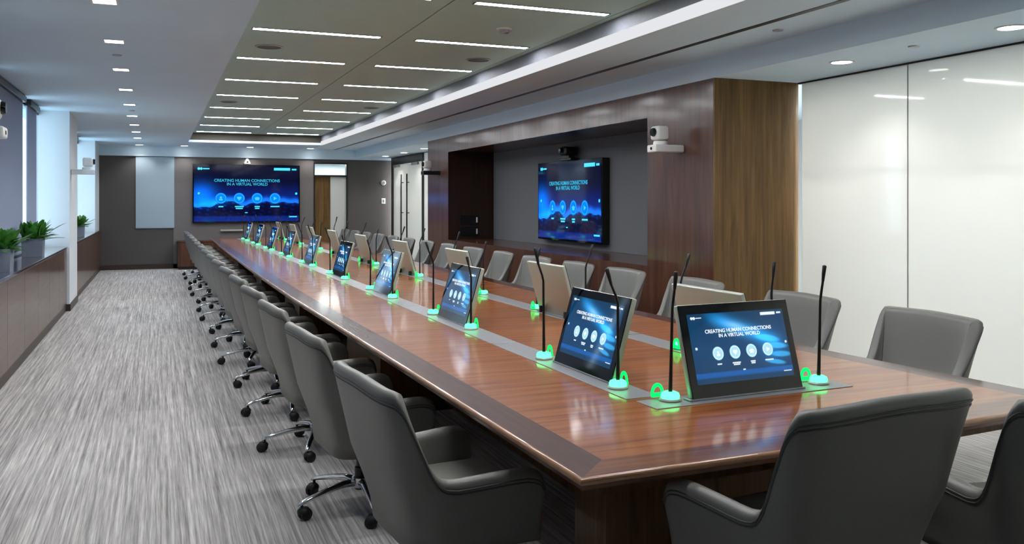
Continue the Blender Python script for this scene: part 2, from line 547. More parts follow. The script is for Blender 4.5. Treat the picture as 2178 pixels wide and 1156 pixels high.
# window-side cabinets with a polished ledge
def cabinet(y0, y1, n, label):
    t = thing('window_cabinet', label, 'cabinet', (X_CAB, y0, 0), 0, 'low cabinets under the windows')
    L = y1 - y0
    obj('body', B(-0.4, -0.022, 0.0, L, 0.1, 0.885), M['base'], t)
    obj('plinth', B(-0.4, -0.01, 0.0, L, 0.0, 0.1), M['base'], t)
    obj('ledge_top', B(-0.4, 0.012, 0.0, L, 0.885, 0.915, bevel=0.004), M['cab_top'], t)
    w = L / n
    for i in range(n):
        obj('door', B(-0.022, 0.0, i * w + 0.003, (i + 1) * w - 0.003, 0.108, 0.878, bevel=0.002), M['cab'], t)
cabinet(-2.9, 5.18, 8, 'taupe low cabinet run beside the camera on the window side')
cabinet(6.44, 13.73, 7, 'taupe low cabinet run under the long window left of the white pier')
cabinet(15.02, FAR - 0.03, 6, 'taupe low cabinet run beyond the white pier toward the far wall')

# right side: frosted glass wall, wood surround, glass door
pane_y = [6.385, 5.165, 3.945, 2.725, 1.505, 0.285, -0.935, NEAR]
for i in range(len(pane_y) - 1):
    w = structure('window_%d' % (i + 4), B(X_GLASS, X_GLASS + 0.014, pane_y[i + 1] + 0.004, pane_y[i] - 0.004, 0.012, Z_LOW - 0.012), M['glass_white'],
                  'white frosted glass panel of the right wall')
for i, y in enumerate(pane_y[1:-1]):
    structure('trim_%d' % (i + 6), B(X_GLASS + 0.001, X_GLASS + 0.012, y - 0.0039, y + 0.0039, 0.014, Z_LOW - 0.014), M['black'], 'dark gasket between two frosted glass panels')
structure('trim_2', B(X_GLASS - 0.008, X_GLASS + 0.025, NEAR, 6.43, Z_LOW - 0.014, Z_LOW), M['black'], 'black head channel of the glass wall')
structure('trim_3', B(X_GLASS - 0.008, X_GLASS + 0.025, NEAR, 6.43, 0, 0.013), M['alu'], 'metal floor channel of the glass wall')
# corridor behind the glass, unseen, with lamps added to light the panes from behind
structure('wall_corridor', B(8.0, 8.2, NEAR, FAR + 2.2, 0, Z_LOW), M['white_wall'])
structure('wall_corridor_far', B(X_GLASS, 8.2, FAR + 2.1, FAR + 2.2, 0, Z_LOW + 0.3), M['white_wall'])
structure('ceiling_corridor', B(3.4, 8.2, FAR + 0.15, FAR + 2.2, 2.55, 2.6), M['ceil'])
structure('wall_corridor_left', B(3.3, 3.4, FAR + 0.15, FAR + 2.2, 0, 2.6), M['white_wall'])
structure('wall_corridor_back', B(3.3, 5.5, FAR + 1.5, FAR + 1.6, 0, 2.6), M['white_wall'])
def glass_backlight(y, x=6.75, e=BACKLIGHT_W, sx=1.3, sy=1.2, z=Z_LOW - 0.02):
    ld = bpy.data.lights.new('glass_backlight', 'AREA')
    ld.shape = 'RECTANGLE'; ld.size = sx; ld.size_y = sy
    ld.energy = e; ld.color = (1.0, 0.99, 0.96)
    lo = bpy.data.objects.new('glass_backlight', ld)
    COL.objects.link(lo); lo.location = (x, y, z)
for y in (-1.5, 0.5, 2.5, 4.5, 6.2, 16.2, 18.4, 20.6):
    glass_backlight(y)
glass_backlight(FAR + 0.85, 4.2, 26, 0.8, 0.6, 2.5)

# wood surround with the television niche
NY0, NY1, NZ0, NZ1 = 7.565, 14.04, 0.905, 2.385
WY0, WY1 = 6.428, 15.235
bm = bmesh.new()
box(bm, X_WOOD, X_GLASS, NY1, WY1, 0, Z_LOW)            # far pier
box(bm, X_WOOD, X_GLASS, WY0 + 0.02, NY0, 0, Z_LOW)     # near pier
box(bm, X_WOOD, X_GLASS, NY0, NY1, NZ1, Z_LOW)          # header
box(bm, X_WOOD, X_GLASS, NY0, NY1, 0, NZ0)              # base under the niche
structure('wall_right', bm, M['wood_face'], 'glossy dark wood surround of the television niche')
structure('wall_right_return', B(X_WOOD, X_GLASS, WY0, WY0 + 0.02, 0, Z_LOW), M['wood_return'], 'brown wood side of the surround')
bm = bmesh.new()
box(bm, X_WOOD + 0.004, 5.36, NY1 - 0.006, NY1 - 0.001, NZ0, NZ1)
box(bm, X_WOOD + 0.004, 5.36, NY0 + 0.001, NY0 + 0.006, NZ0, NZ1)
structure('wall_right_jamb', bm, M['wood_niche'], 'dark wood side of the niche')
structure('wall_right_niche', B(5.36, X_GLASS, NY0 + 0.01, NY1 - 0.01, NZ0 + 0.002, NZ1 - 0.002), M['niche_panel'], 'grey back panel of the niche')
structure('wall_right_far', B(X_GLASS, X_GLASS + 0.02, WY1, 18.6, 0.012, Z_LOW - 0.01), M['glass_white'], 'white frosted glass beyond the wood surround')
structure('trim_4', B(X_GLASS - 0.01, X_GLASS + 0.03, WY1, FAR, Z_LOW - 0.012, Z_LOW), M['black'])

# double glass door in the far part of the right wall
t = thing('door_1', 'double glass door with black top rail and tall pull bars on the right wall', 'door', (X_GLASS, 18.62, 0))
t['kind'] = 'structure'
obj('frame', box(box(B(-0.04, 0.05, 0.0, 0.05, 0, 2.62), -0.04, 0.05, 2.68, 2.78, 0, 2.62), -0.04, 0.05, 0.05, 2.68, 2.45, 2.62), M['black'], t)
for k, (a, b_) in enumerate(((0.055, 1.36), (1.37, 2.675))):
    lf = obj('leaf', B(0.0, 0.014, a, b_, 0.01, 2.44), M['glass_white'], t)
    yb = 1.22 if k == 0 else 1.74
    bm = tube(bmesh.new(), [(-0.06, yb, 0.35), (-0.06, yb, 2.2)], 0.018)
    for z in (0.6, 1.28, 2.0):
        tube(bm, [(-0.06, yb, z), (0.0, yb, z)], 0.011)
    obj('pull_bar', bm, M['black'], lf, True)
obj('door_closer', box(B(-0.09, -0.04, 0.25, 0.75, 2.38, 2.44, bevel=0.006), -0.09, -0.04, 1.9, 2.4, 2.38, 2.44, bevel=0.006), M['steel'], t)

# glazed opening at the far wall: transom, wood leaf, bright glass leaf
t = thing('door_2', 'far wall doorway with glass transom, dark wood leaf and bright glass leaf', 'door', (3.52, FAR, 0))
t['kind'] = 'structure'
obj('frame', box(box(box(B(0, 0.03, -0.02, 0.15, 0, 2.5), 0.81, 0.84, -0.02, 0.15, 0, 2.5), 0.03, 0.81, -0.02, 0.15, 2.47, 2.5), 0.03, 0.81, -0.02, 0.15, 2.16, 2.2), M['black'], t)
obj('transom_pane', B(0.03, 0.81, 0.05, 0.06, 2.2, 2.47), M['clear'], t)
obj('wood_leaf', B(0.03, 0.42, 0.03, 0.07, 0.01, 2.16), M['wood_return'], t)
obj('glass_leaf', B(0.425, 0.81, 0.04, 0.06, 0.01, 2.16), M['glass_white'], t)

# ------------------------------------------------------------------ ceiling fittings
def strip_light(x0, x1, y, label):
    t = thing('strip_light', label, 'ceiling light', ((x0 + x1) / 2, y, Z_TRAY), 0, 'strip lights in the ceiling tray')
    h = (x1 - x0) / 2
    bm = bmesh.new()
    for a, b_, c, d in ((-h - 0.012, h + 0.012, -0.047, -0.035), (-h - 0.012, h + 0.012, 0.035, 0.047), (-h - 0.012, -h, -0.035, 0.035), (h, h + 0.012, -0.035, 0.035)):
        box(bm, a, b_, c, d, -0.006, 0.01)
    obj('frame', bm, M['alu'], t)
    obj('diffuser', B(-h, h, -0.035, 0.035, -0.004, 0.01), M['strip'], t)
ys = [6.10, 7.715, 9.335, 11.05, 12.69, 14.41, 16.12, 17.83, 19.5]
for i, y in enumerate([2.8, 4.45] + ys):
    vis = i - 2
    nl = (ORD[vis - 1] + ' strip light from the near end of the left row in the ceiling tray') if vis > 0 else ['strip light overhead over the near table end in the left tray row', 'second strip light overhead above the top edge of the view in the left tray row', 'strip light just above the top edge of the view in the left tray row'][i]
    nr = (ORD[vis] + ' strip light from the near end of the right row in the ceiling tray') if vis >= 0 else ['strip light overhead over the near table end in the right tray row', 'strip light just above the top edge of the view in the right tray row'][i]
    strip_light(0.75, 1.85, y, nl)
    strip_light(2.19, 3.29, y, nr)

def downlight(x, y, z, label, square=True, watts=DOWN_W, group='recessed downlights', blend=0.6):
    t = thing('downlight', label, 'downlight', (x, y, z), 0, group)
    if square:
        bm = bmesh.new()
        for a, b_, c, d in ((-0.082, 0.082, -0.082, -0.068), (-0.082, 0.082, 0.068, 0.082), (-0.082, -0.068, -0.068, 0.068), (0.068, 0.082, -0.068, 0.068)):
            box(bm, a, b_, c, d, -0.006, 0.01)
        obj('trim_ring', bm, M['white_plastic'], t)
        obj('lens', B(-0.068, 0.068, -0.068, 0.068, -0.003, 0.01), M['down'], t)
    else:
        obj('trim_ring', lathe(bmesh.new(), [(0.078, 0.004), (0.094, 0.004), (0.094, -0.006), (0.078, -0.006), (0.078, 0.004)], 28), M['white_plastic'], t, True, 40)
        obj('lens', lathe(bmesh.new(), [(0.0, -0.003), (0.078, -0.003), (0.078, 0.006)], 28), M['down'], t)
    ld = bpy.data.lights.new('downlight_lamp', 'SPOT')
    ld.energy = watts
    ld.spot_size = math.radians(118)
    ld.spot_blend = blend
    ld.shadow_soft_size = 0.06
    ld.color = (1.0, 0.985, 0.96)
    lo = bpy.data.objects.new('lamp', ld)
    COL.objects.link(lo)
    lo.parent = t
    lo.location = (0, 0, -0.02)
left_y = [4.47, 6.10, 7.60, 9.20, 10.83, 12.49, 14.13, 15.76, 17.35, 19.0]
for i, y in enumerate(left_y):
    lb = 'square downlight overhead behind the top edge of the view' if i == 0 else ORD[i - 1] + ' square downlight from the near end over the window aisle'
    downlight(-0.318 - 0.0055 * (y - 6.1), y, Z_SOFFIT, lb, True, group='downlights over the window aisle')
for x, lb in ((-0.40, 'last downlight of the window aisle row, beside the far whiteboard'), (0.55, 'downlight at the far end just left of the far screen'),
              (2.0, 'downlight above the middle of the far screen'), (3.40, 'downlight at the far end just right of the far screen')):
    downlight(x, FAR - 0.32, Z_SOFFIT, lb, False, DOWN_W * 0.8, 'downlights before the far wall')
for y, lb in ((3.87, 'round downlight at the right edge of the view above the glass wall'),
              (5.33, 'round downlight in the right soffit near the wood surround'), (17.3, 'nearest small downlight in the far right soffit by the glass doors'),
              (18.9, 'middle small downlight in the far right soffit by the glass doors'), (20.6, 'farthest small downlight in the far right soffit by the glass doors')):
    downlight(4.95 if y < 10 else 5.08, y, Z_LOW, lb, False, DOWN_W * 1.3, 'downlights in the right soffit')

def round_speaker(x, y, label):
    t = thing('ceiling_speaker', label, 'speaker', (x, y, Z_TRAY), 0, 'round speakers in the ceiling tray')
    obj('rim', lathe(bmesh.new(), [(0.112, 0.004), (0.13, 0.004), (0.13, -0.006), (0.112, -0.008), (0.112, 0.004)], 32), M['alu'], t, True, 40)
    obj('grille', lathe(bmesh.new(), [(0.0, -0.006), (0.112, -0.004), (0.112, 0.004)], 32), M['grille'], t)
round_speaker(0.98, 8.585, 'round grey ceiling speaker after the first strip light on the left')
round_speaker(3.10, 8.56, 'round grey ceiling speaker between strip lights at the right of the tray')
round_speaker(0.97, 13.55, 'small far round ceiling speaker at the left of the tray')
round_speaker(3.12, 13.58, 'small far round ceiling speaker at the right of the tray')
t = thing('smoke_detector', 'round smoke detector in the ceiling tray behind the nearest strip light', 'smoke detector', (2.75, 6.94, Z_TRAY))
obj('base_ring', lathe(bmesh.new(), [(0.0, -0.012), (0.062, -0.012), (0.07, 0.0), (0.07, 0.004)], 28), M['white_plastic'], t, True, 40)
obj('sensor_dome', lathe(bmesh.new(), [(0.0, -0.045), (0.03, -0.043), (0.042, -0.034), (0.044, -0.012)], 28), M['alu'], t, True, 40)
for x, y, z, lb in ((-0.335, 8.31, Z_SOFFIT, 'small dark sprinkler plate between the first aisle downlights'),
                    (-0.345, 13.3, Z_SOFFIT, 'tiny far sprinkler plate between aisle downlights'),
                    (4.27, 5.25, Z_SOFFIT, 'small sprinkler plate beside the black air slot'),
                    (4.92, 4.60, Z_LOW, 'small sprinkler plate between the two round downlights above the glass')):
    tag(obj('sprinkler_plate', lathe(bmesh.new(), [(0.0, z - 0.008), (0.036, z - 0.008), (0.042, z - 0.001), (0.042, z + 0.004)], 24, (x, y, 0)), M['alu'], None, True, 40), lb, 'sprinkler', 'sprinkler plates')

# ------------------------------------------------------------------ conference table
L_EDGE = [(2.27, 1.14), (4.0, 1.115), (5.25, 1.09), (7.4, 1.045), (9.2, 1.03), (11.3, 1.02), (13.0, 1.028), (16.5, 1.04), (20.3, 1.06)]
R_EDGE = [(2.40, 3.50), (3.73, 3.385), (5.5, 3.31), (8.3, 3.25), (12.0, 3.21), (16.0, 3.13), (20.3, 3.02)]
def table_outline(inset):
    pts = []
    ysn = [2.27, 3.2, 4.2, 5.25, 6.3, 7.4, 9.2, 11.3, 13.0, 14.8, 16.5, 18.4, 20.3]
    near = [(1.14, 2.274), (1.9, 2.290), (2.8, 2.345), (3.5, 2.405)]
    for x, y in near:
        f = (x - 1.14) / 2.36
        pts.append((1.14 + inset + f * (2.36 - 2 * inset), y + inset))
    rr = [(interp(R_EDGE, y), y) for y in (3.0, 3.73, 4.6, 5.5, 6.9, 8.3, 10, 12.0, 14, 16.0, 18, 20.3)]
    for x, y in rr:
        pts.append((x - inset, min(y, 20.3 - inset)))
    for y in reversed(ysn[1:]):
        pts.append((interp(L_EDGE, y) + inset, min(y, 20.3 - inset)))
    return pts
table = thing('conference_table', 'very long walnut conference table down the middle of the room', 'table', (0, 0, 0))
def ring_solid(o0, o1, z0, z1, sides=True):
    """flat band between two outlines"""
    bm = bmesh.new()
    n = len(o0)
    a = [bm.verts.new((x, y, z1)) for x, y in o0]
    b_ = [bm.verts.new((x, y, z1)) for x, y in o1]
    c = [bm.verts.new((x, y, z0)) for x, y in o0]
    d = [bm.verts.new((x, y, z0)) for x, y in o1]
    for i in range(n):
        j = (i + 1) % n
        bm.faces.new((a[i], a[j], b_[j], b_[i]))
        bm.faces.new((c[j], c[i], d[i], d[j]))
        bm.faces.new((c[i], c[j], a[j], a[i]))
        bm.faces.new((d[j], d[i], b_[i], b_[j]))
    return bm
BAND = 0.15
obj('tabletop', prism(bmesh.new(), table_outline(BAND), 0.70, TABLE_Z), M['table'], table)
bm = ring_solid(table_outline(0.012), table_outline(BAND), 0.702, TABLE_Z)
for f in bm.faces:      # the ends run the grain the other way
    c = f.calc_center_median()
    if c.y < 2.52 or c.y > 20.1:
        f.material_index = 1
obj('border_band', bm, [M['table_band'], M['table_end']], table)
bm = bmesh.new()        # rounded solid edge with the underside bevelled back
loops = []
for ins, z in ((0.012, TABLE_Z), (0.005, TABLE_Z - 0.002), (0.0, TABLE_Z - 0.008), (0.0, TABLE_Z - 0.018), (0.012, TABLE_Z - 0.026), (0.06, 0.70), (0.16, 0.70)):
    loops.append([bm.verts.new((x, y, z)) for x, y in table_outline(ins)])
for lo, hi in zip(loops[1:], loops):
    n = len(lo)
    for i in range(n):
        bm.faces.new((lo[i], lo[(i + 1) % n], hi[(i + 1) % n], hi[i]))
obj('edge_moulding', bm, M['edge'], table, True, 60)
def apron_outline(q):
    """set back more at the near end and on the window side"""
    near = [(1.32, 2.50), (1.9, 2.51), (2.8, 2.555), (3.37, 2.60)]
    pts = [(x, y + q) for x, y in near]
    pts[0] = (pts[0][0] + q, pts[0][1]); pts[-1] = (pts[-1][0] - q, pts[-1][1])
    pts += [(interp(R_EDGE, y) - 0.10 - q, min(y, 20.15 - q)) for y in (3.73, 4.6, 5.5, 6.9, 8.3, 10, 12.0, 14, 16.0, 18, 20.3)]
    pts += [(interp(L_EDGE, y) + 0.19 + q, min(y, 20.15 - q)) for y in (20.3, 18.4, 16.5, 14.8, 13.0, 11.3, 9.2, 7.4, 6.3, 5.25, 4.2)]
    return pts
bm = ring_solid(apron_outline(0.0), apron_outline(0.03), 0.60, 0.702)
obj('apron', bm, M['table_base'], table)
p = obj('added_panel', B(1.44, 2.62, 2.86, 2.92, 0.0, 0.70), M['table_base'], table)  # panel added to keep the void under the near end dark
obj('kick_plate', B(1.434, 2.626, 2.854, 2.926, 0.0, 0.08), M['base'], p)
p = obj('corner_leg', B(1.41, 1.60, 2.62, 2.858, 0.0, 0.70), M['table_base'], table)
obj('kick_plate', B(1.404, 1.606, 2.614, 2.853, 0.0, 0.08), M['base'], p)
for (a, b_) in ((6.2, 7.4), (9.8, 11.0), (13.4, 14.6), (17.0, 18.2)):
    cx = (interp(L_EDGE, (a + b_) / 2) + interp(R_EDGE, (a + b_) / 2)) / 2
    p = obj('pedestal', B(cx - 0.68, cx + 0.68, a, b_, 0.0, 0.70), M['table_base'], table)
    obj('kick_plate', B(cx - 0.69, cx + 0.69, a - 0.01, b_ + 0.01, 0.0, 0.08), M['base'], p)
obj('modesty_panel', B(1.98, 2.4, 3.55, 19.0, 0.05, 0.70), M['table_base'], table)

# steel inset plates
def row_l(y): return 1.85 - 0.0115 * (y - 3.5)
def row_r(y): return 2.665 - 0.0135 * (y - 3.5)
UNIT0, UNIT_P, N_UNIT = 3.68, 1.9, 9
tilt_l, tilt_r = math.atan(0.0115), math.atan(0.0135)
def plate(x, y, rot, w, L, label):
    o = obj('inset_plate', B(-w / 2, w / 2, -L / 2, L / 2, 0.0, 0.003, bevel=0.001, seg=1), M['steel'])
    o.location = (x, y, TABLE_Z)
    o.rotation_euler = (0, 0, rot)
    tag(o, label, 'metal plate', 'steel plates set in the table')
for i in range(N_UNIT):
    y = UNIT0 + UNIT_P * i + (0.19 if i == 0 else 0)
    L = 1.89 if i else 1.50
    plate(row_l(y) - 0.005, y, tilt_l, 0.155, L, ORD[i] + ' long brushed steel inset plate from the near end in the window-side monitor row')
    plate(row_r(y) + 0.005, y, tilt_r, 0.155, L, ORD[i] + ' long brushed steel inset plate from the near end in the wall-side monitor row')
plate(2.305, 3.02, PI / 2 + 0.04, 0.15, 1.02, 'brushed steel inset plate across the near end of the table')

# ------------------------------------------------------------------ screens
def gauss(x, y, cx, cy, sx, sy, ang=0.0):
    dx, dy = x - cx, y - cy
    c, s = math.cos(ang), math.sin(ang)
    u, v = dx * c + dy * s, -dx * s + dy * c
    return math.exp(-(u * u / (sx * sx) + v * v / (sy * sy)))

FINGERS = [(0.56, 0.16, 0.30, 0.11, -0.35), (0.74, -0.08, 0.25, 0.10, -0.2), (0.80, -0.34, 0.24, 0.095, -0.12), (0.66, -0.55, 0.24, 0.075, -0.3)]
def tablet_pic(x, y):
    r, g, b_ = 0.002, 0.042, 0.110
    b_ += 0.05 * (1 - abs(y)); g += 0.012 * (1 - abs(y))
    d = (y - 0.62) + 0.62 * (x + 0.15)           # beam falling from the upper middle to the right
    along = smooth01(-0.75, -0.2, x) * smooth01(1.0, 0.4, x)
    k = math.exp(-(d / 0.20) ** 2) * along
    r += 0.012 * k; g += 0.34 * k; b_ += 0.85 * k
    k = gauss(x, y, -0.05, 0.58, 0.22, 0.09, -0.5)
    r += 0.20 * k; g += 0.25 * k; b_ += 0.10 * k
    k = gauss(x, y, 0.62, -0.12, 0.22, 0.40)
    g += 0.10 * k; b_ += 0.30 * k
    for fx, fy, sx, sy, a in FINGERS:
        k = smooth01(0.28, 0.70, gauss(x, y, fx, fy, sx, sy, a))
        r += 0.03 * k; g += 0.30 * k; b_ += 0.58 * k
    k = smooth01(-0.68, -0.72, y) * smooth01(-0.88, -0.80, y)
    g += 0.06 * k; b_ += 0.28 * k
    return r, g, b_
def tv_pic(x, y):
    r, g, b_ = 0.001, 0.002, 0.016
    k = smooth01(0.5, -0.3, y)
    b_ += 0.13 * k; g += 0.008 * k
    k = gauss(x, y, -0.86, -0.12, 0.22, 0.38)
    g += 0.14 * k; b_ += 0.8 * k
    k = gauss(x, y, -0.60, -0.32, 0.30, 0.14)
    g += 0.17 * k; b_ += 0.7 * k
    ridge = -0.36 + 0.10 * math.sin(3.1 * x + 0.6) + 0.05 * math.sin(9.0 * x) + 0.03 * math.sin(21 * x) + 0.16 * gauss(x, 0, -0.35, 0, 0.18, 1) - 0.12 * gauss(x, 0, 0.1, 0, 0.25, 1)
    k = math.exp(-((y - ridge - 0.05) / 0.10) ** 2)
    g += 0.13 * k; b_ += 0.65 * k; r += 0.005 * k
    if y < ridge:
        f = 0.12 + 0.25 * (math.sin(31 * x + 17 * y) * math.sin(12 * x - 23 * y) > 0.55)
        r, g, b_ = r * f, g * f * 0.8, b_ * f
    k = smooth01(-0.78, -0.84, y)
    b_ += 0.12 * k; g += 0.01 * k
    return r, g, b_

MARKS = []      # illegible captions, corner marks, side arrows, page dots of the slide (x, z, w, h as fractions; w < 0: a dot)
for i, (w, rows) in enumerate(((0.05, 1), (0.085, 2), (0.05, 2), (0.09, 1))):
    for q in range(rows):
        MARKS.append((-0.25 + 0.172 * i, -0.235 - 0.030 * q, w * (1 - 0.2 * q), 0.018))
MARKS += [(0.335, 0.445, 0.16, 0.046), (0.455, 0.446, 0.045, 0.026), (-0.455, 0.44, -1, 0.022), (-0.432, 0.44, -1, 0.022), (-0.385, 0.44, 0.055, 0.014),
          (-0.455, 0.005, -1, 0.020), (0.475, 0.005, -1, 0.020), (-0.01, -0.345, 0.022, 0.016), (0.44, -0.42, 0.085, 0.014)]
def mark_at(x, y, asp):
    for cx, cy, w, h in MARKS:
        if w < 0:
            if ((x - cx) * asp) ** 2 + (y - cy) ** 2 < h * h:
                return True
        elif abs(x - cx) < w / 2 and abs(y - cy) < h / 2:
            return True
    return False
def picture_mesh(name, w, h, fn, mat, nx=96, ny=64, ink=(0.85, 0.93, 1.0)):
    me = bpy.data.meshes.new(name)
    vs, fs, col = [], [], []
    for j in range(ny + 1):
        for i in range(nx + 1):
            u, v = 2 * i / nx - 1, 2 * j / ny - 1
            vs.append((u * w / 2, 0.0, v * h / 2))
            col.append((*(ink if mark_at(u / 2, v / 2, w / h) else fn(u, v)), 1.0))
    for j in range(ny):
        for i in range(nx):
            a = j * (nx + 1) + i
            fs.append((a, a + 1, a + nx + 2, a + nx + 1))
    me.from_pydata(vs, [], fs)
    at = me.attributes.new('picture', 'FLOAT_COLOR', 'POINT')
    for i, c in enumerate(col):
        at.data[i].color = c
    me.materials.append(mat)
    return me

def text_mesh(name, lines, size, mat, gap=1.15):
    cu = bpy.data.curves.new(name, 'FONT')
    cu.body = '\n'.join(lines)
    cu.align_x = 'CENTER'; cu.align_y = 'CENTER'
    cu.size = size
    cu.space_line = gap * 0.8
    cu.offset = size * 0.018
    cu.extrude = 0.0003
    o = bpy.data.objects.new(name, cu)
    COL.objects.link(o)
    bpy.context.view_layer.update()
    dg = bpy.context.evaluated_depsgraph_get()
    me = bpy.data.meshes.new_from_object(o.evaluated_get(dg))
    bpy.data.objects.remove(o)
    bpy.data.curves.remove(cu)
    me.transform(Matrix.Rotation(PI / 2, 4, 'X'))
    me.materials.clear()
    me.materials.append(mat)
    me.name = name
    return me

def link(name, me, parent, loc=(0, 0, 0)):
    o = bpy.data.objects.new(name, me)
    COL.objects.link(o)
    o.parent = parent
    o.location = loc
    return o

def disc(bm, cx, cz, r, y, n=28, rx=None):
    vs = [bm.verts.new((cx + (rx or r) * math.cos(-2 * PI * k / n), y, cz + r * math.sin(-2 * PI * k / n))) for k in range(n)]
    f = bm.faces.new(vs)
    f.normal_update()
    if f.normal.y > 0:
        f.normal_flip()

def rect(bm, cx, cz, w, h, y):
    f = bm.faces.new([bm.verts.new(p) for p in ((cx - w / 2, y, cz - h / 2), (cx + w / 2, y, cz - h / 2), (cx + w / 2, y, cz + h / 2), (cx - w / 2, y, cz + h / 2))])

def build_screen_content(scr, W, Hh, tv):
    """the picture's print: title, four round icons, captions and corner marks, as sub-parts of the screen"""
    y = -0.0012
    title = text_mesh('title_text', ['CREATING HUMAN CONNECTIONS', 'IN A VIRTUAL WORLD'], 0.075 * Hh if not tv else 0.070 * Hh, M['scr_white'] if not tv else M['scr_dimcyan'])
    link('title_text', title, scr, (0.0, y, 0.20 * Hh))
    r = 0.098 * Hh
    for i in range(4):
        cx = (-0.25 + 0.172 * i) * W
        bm = bmesh.new()
        disc(bm, cx, -0.085 * Hh, r, y)
        d = obj('round_icon', bm, M['scr_blue'] if tv else M['scr_cyan'], scr)
        bm = bmesh.new()        # simple glyph inside, plus the ring line
        n = 28
        for k in range(n):
            a0, a1 = 2 * PI * k / n, 2 * PI * (k + 1) / n
            q = [(cx + rr * math.cos(a), y - 0.0008, -0.085 * Hh + rr * math.sin(a)) for rr, a in ((r * 0.80, a0), (r * 0.80, a1), (r * 0.86, a1), (r * 0.86, a0))]
            bm.faces.new([bm.verts.new(p) for p in q])
        zc = -0.085 * Hh
        if i == 0:
            disc(bm, cx, zc + r * 0.14, r * 0.2, y - 0.0008, 16); rect(bm, cx, zc - r * 0.25, r * 0.62, r * 0.3, y - 0.0008)
        elif i == 1:
            disc(bm, cx - r * 0.17, zc + r * 0.1, r * 0.22, y - 0.0008, 16); disc(bm, cx + r * 0.17, zc + r * 0.1, r * 0.22, y - 0.0009, 16)
            f = bm.faces.new([bm.verts.new(p) for p in ((cx - r * 0.36, y - 0.0010, zc + r * 0.02), (cx, y - 0.0010, zc - r * 0.42), (cx + r * 0.36, y - 0.0010, zc + r * 0.02))])
        elif i == 2:
            disc(bm, cx, zc, r * 0.24, y - 0.0008, 20, rx=r * 0.44); rect(bm, cx, zc - r * 0.28, r * 0.7, r * 0.14, y - 0.0009)
        else:
            f = bm.faces.new([bm.verts.new(p) for p in ((cx - r * 0.24, y - 0.0008, zc - r * 0.34), (cx + r * 0.38, y - 0.0008, zc), (cx - r * 0.24, y - 0.0008, zc + r * 0.34))])
        obj('icon_glyph', bm, M['scr_sky'] if tv else M['scr_icon'], scr)

# pop-up monitors: local frame faces -Y (towards its user), origin on the table at the front bottom edge
TW, TH, LEAN = 0.585, 0.388, math.radians(16)
def make_monitor():
    t = thing('desk_monitor', '', 'monitor', (0, 0, 0), 0, 'pop-up monitors on the table')
    R = Matrix.Rotation(-LEAN, 4, 'X')
    def put(o):
        o.data.transform(R)
    o = obj('casing', B(-TW / 2, TW / 2, 0.004, 0.030, 0.012, TH + 0.004, bevel=0.006, seg=3), M['silver'], t, True, 40); put(o)
    o = obj('bezel', B(-TW / 2 + 0.003, TW / 2 - 0.003, -0.0005, 0.006, 0.007, TH + 0.001, bevel=0.002), M['gloss_black'], t); put(o)
    o = obj('slot_base', B(-TW / 2 - 0.01, TW / 2 + 0.01, 0.0, 0.05, 0.0, 0.008, bevel=0.002), M['steel'], t)
    bm = bmesh.new()
    for s in (-1, 1):
        box(bm, s * 0.2 - 0.012, s * 0.2 + 0.012, 0.04, 0.075, 0.004, 0.05, bevel=0.004)
    obj('hinge_bracket', bm, M['black'], t)
    sw, sh = TW - 0.075, TH - 0.10
    me = picture_mesh('screen', sw, sh, tablet_pic, M['pic'], 240, 160)
    s = link('screen', me, t)
    s.matrix_parent_inverse = Matrix.Identity(4)
    s.rotation_euler = (-LEAN, 0, 0)
    off = R @ Vector((0, -0.0012, TH / 2 + 0.012))
    s.location = off
    build_screen_content(s, sw, sh, False)
    return t

def make_mic(bend, height, tilt, i):
    """gooseneck microphone with a glowing green base; local frame: user sits at -Y"""
    t = thing('gooseneck_microphone', '', 'microphone', (0, 0, 0), 0, 'gooseneck microphones on the table')
    obj('base', lathe(bmesh.new(), [(0.0, 0.0), (0.044, 0.0), (0.046, 0.004), (0.042, 0.010), (0.0, 0.010)], 28), M['silver'], t, True, 40)
    obj('light_ring', lathe(bmesh.new(), [(0.012, 0.010), (0.036, 0.010), (0.039, 0.020), (0.035, 0.031), (0.024, 0.036), (0.012, 0.036)], 28), M['green_core'], t, True)
    bm = bmesh.new()        # clear flap standing behind the stem, lit green
    n = 14
    rows = []
    for k in range(n + 1):
        a = PI * k / n
        rows.append([bm.verts.new((-0.030 + 0.030 * math.cos(a) * q, 0.045 + w, 0.022 + 0.042 * math.sin(a) * q)) for q, w in ((1, 0), (1, 0.006), (0.66, 0.006), (0.66, 0))])
    for a, b_ in zip(rows, rows[1:]):
        for q in range(4):
            bm.faces.new((a[q], a[(q + 1) % 4], b_[(q + 1) % 4], b_[q]))
    box(bm, -0.058, -0.002, 0.040, 0.055, 0.008, 0.024, bevel=0.003)
    obj('button_hood', bm, M['green'], t, True, 40)
    top = height
    h1 = height * 0.70
    pts = [(tilt * 0.0, 0, 0.008), (tilt * 0.35, 0, h1 * 0.5), (tilt * 0.7, 0, h1), (tilt * 0.8, -bend * 0.15, h1 + 0.03), (tilt * 0.9, -bend * 0.6, h1 + 0.085)]
    obj('stem', tube(bmesh.new(), pts, [0.009, 0.0065, 0.0060, 0.0060, 0.0055], 10), M['black'], t, True, 60)
    obj('capsule', tube(bmesh.new(), [pts[-1], (tilt * 0.95, -bend * 0.8, (top + pts[-1][2]) / 2), (tilt, -bend, top - 0.004), (tilt, -bend * 1.01, top)], [0.0062, 0.0085, 0.0095, 0.004], 12), M['black_rubber'], t, True, 60)
    return t

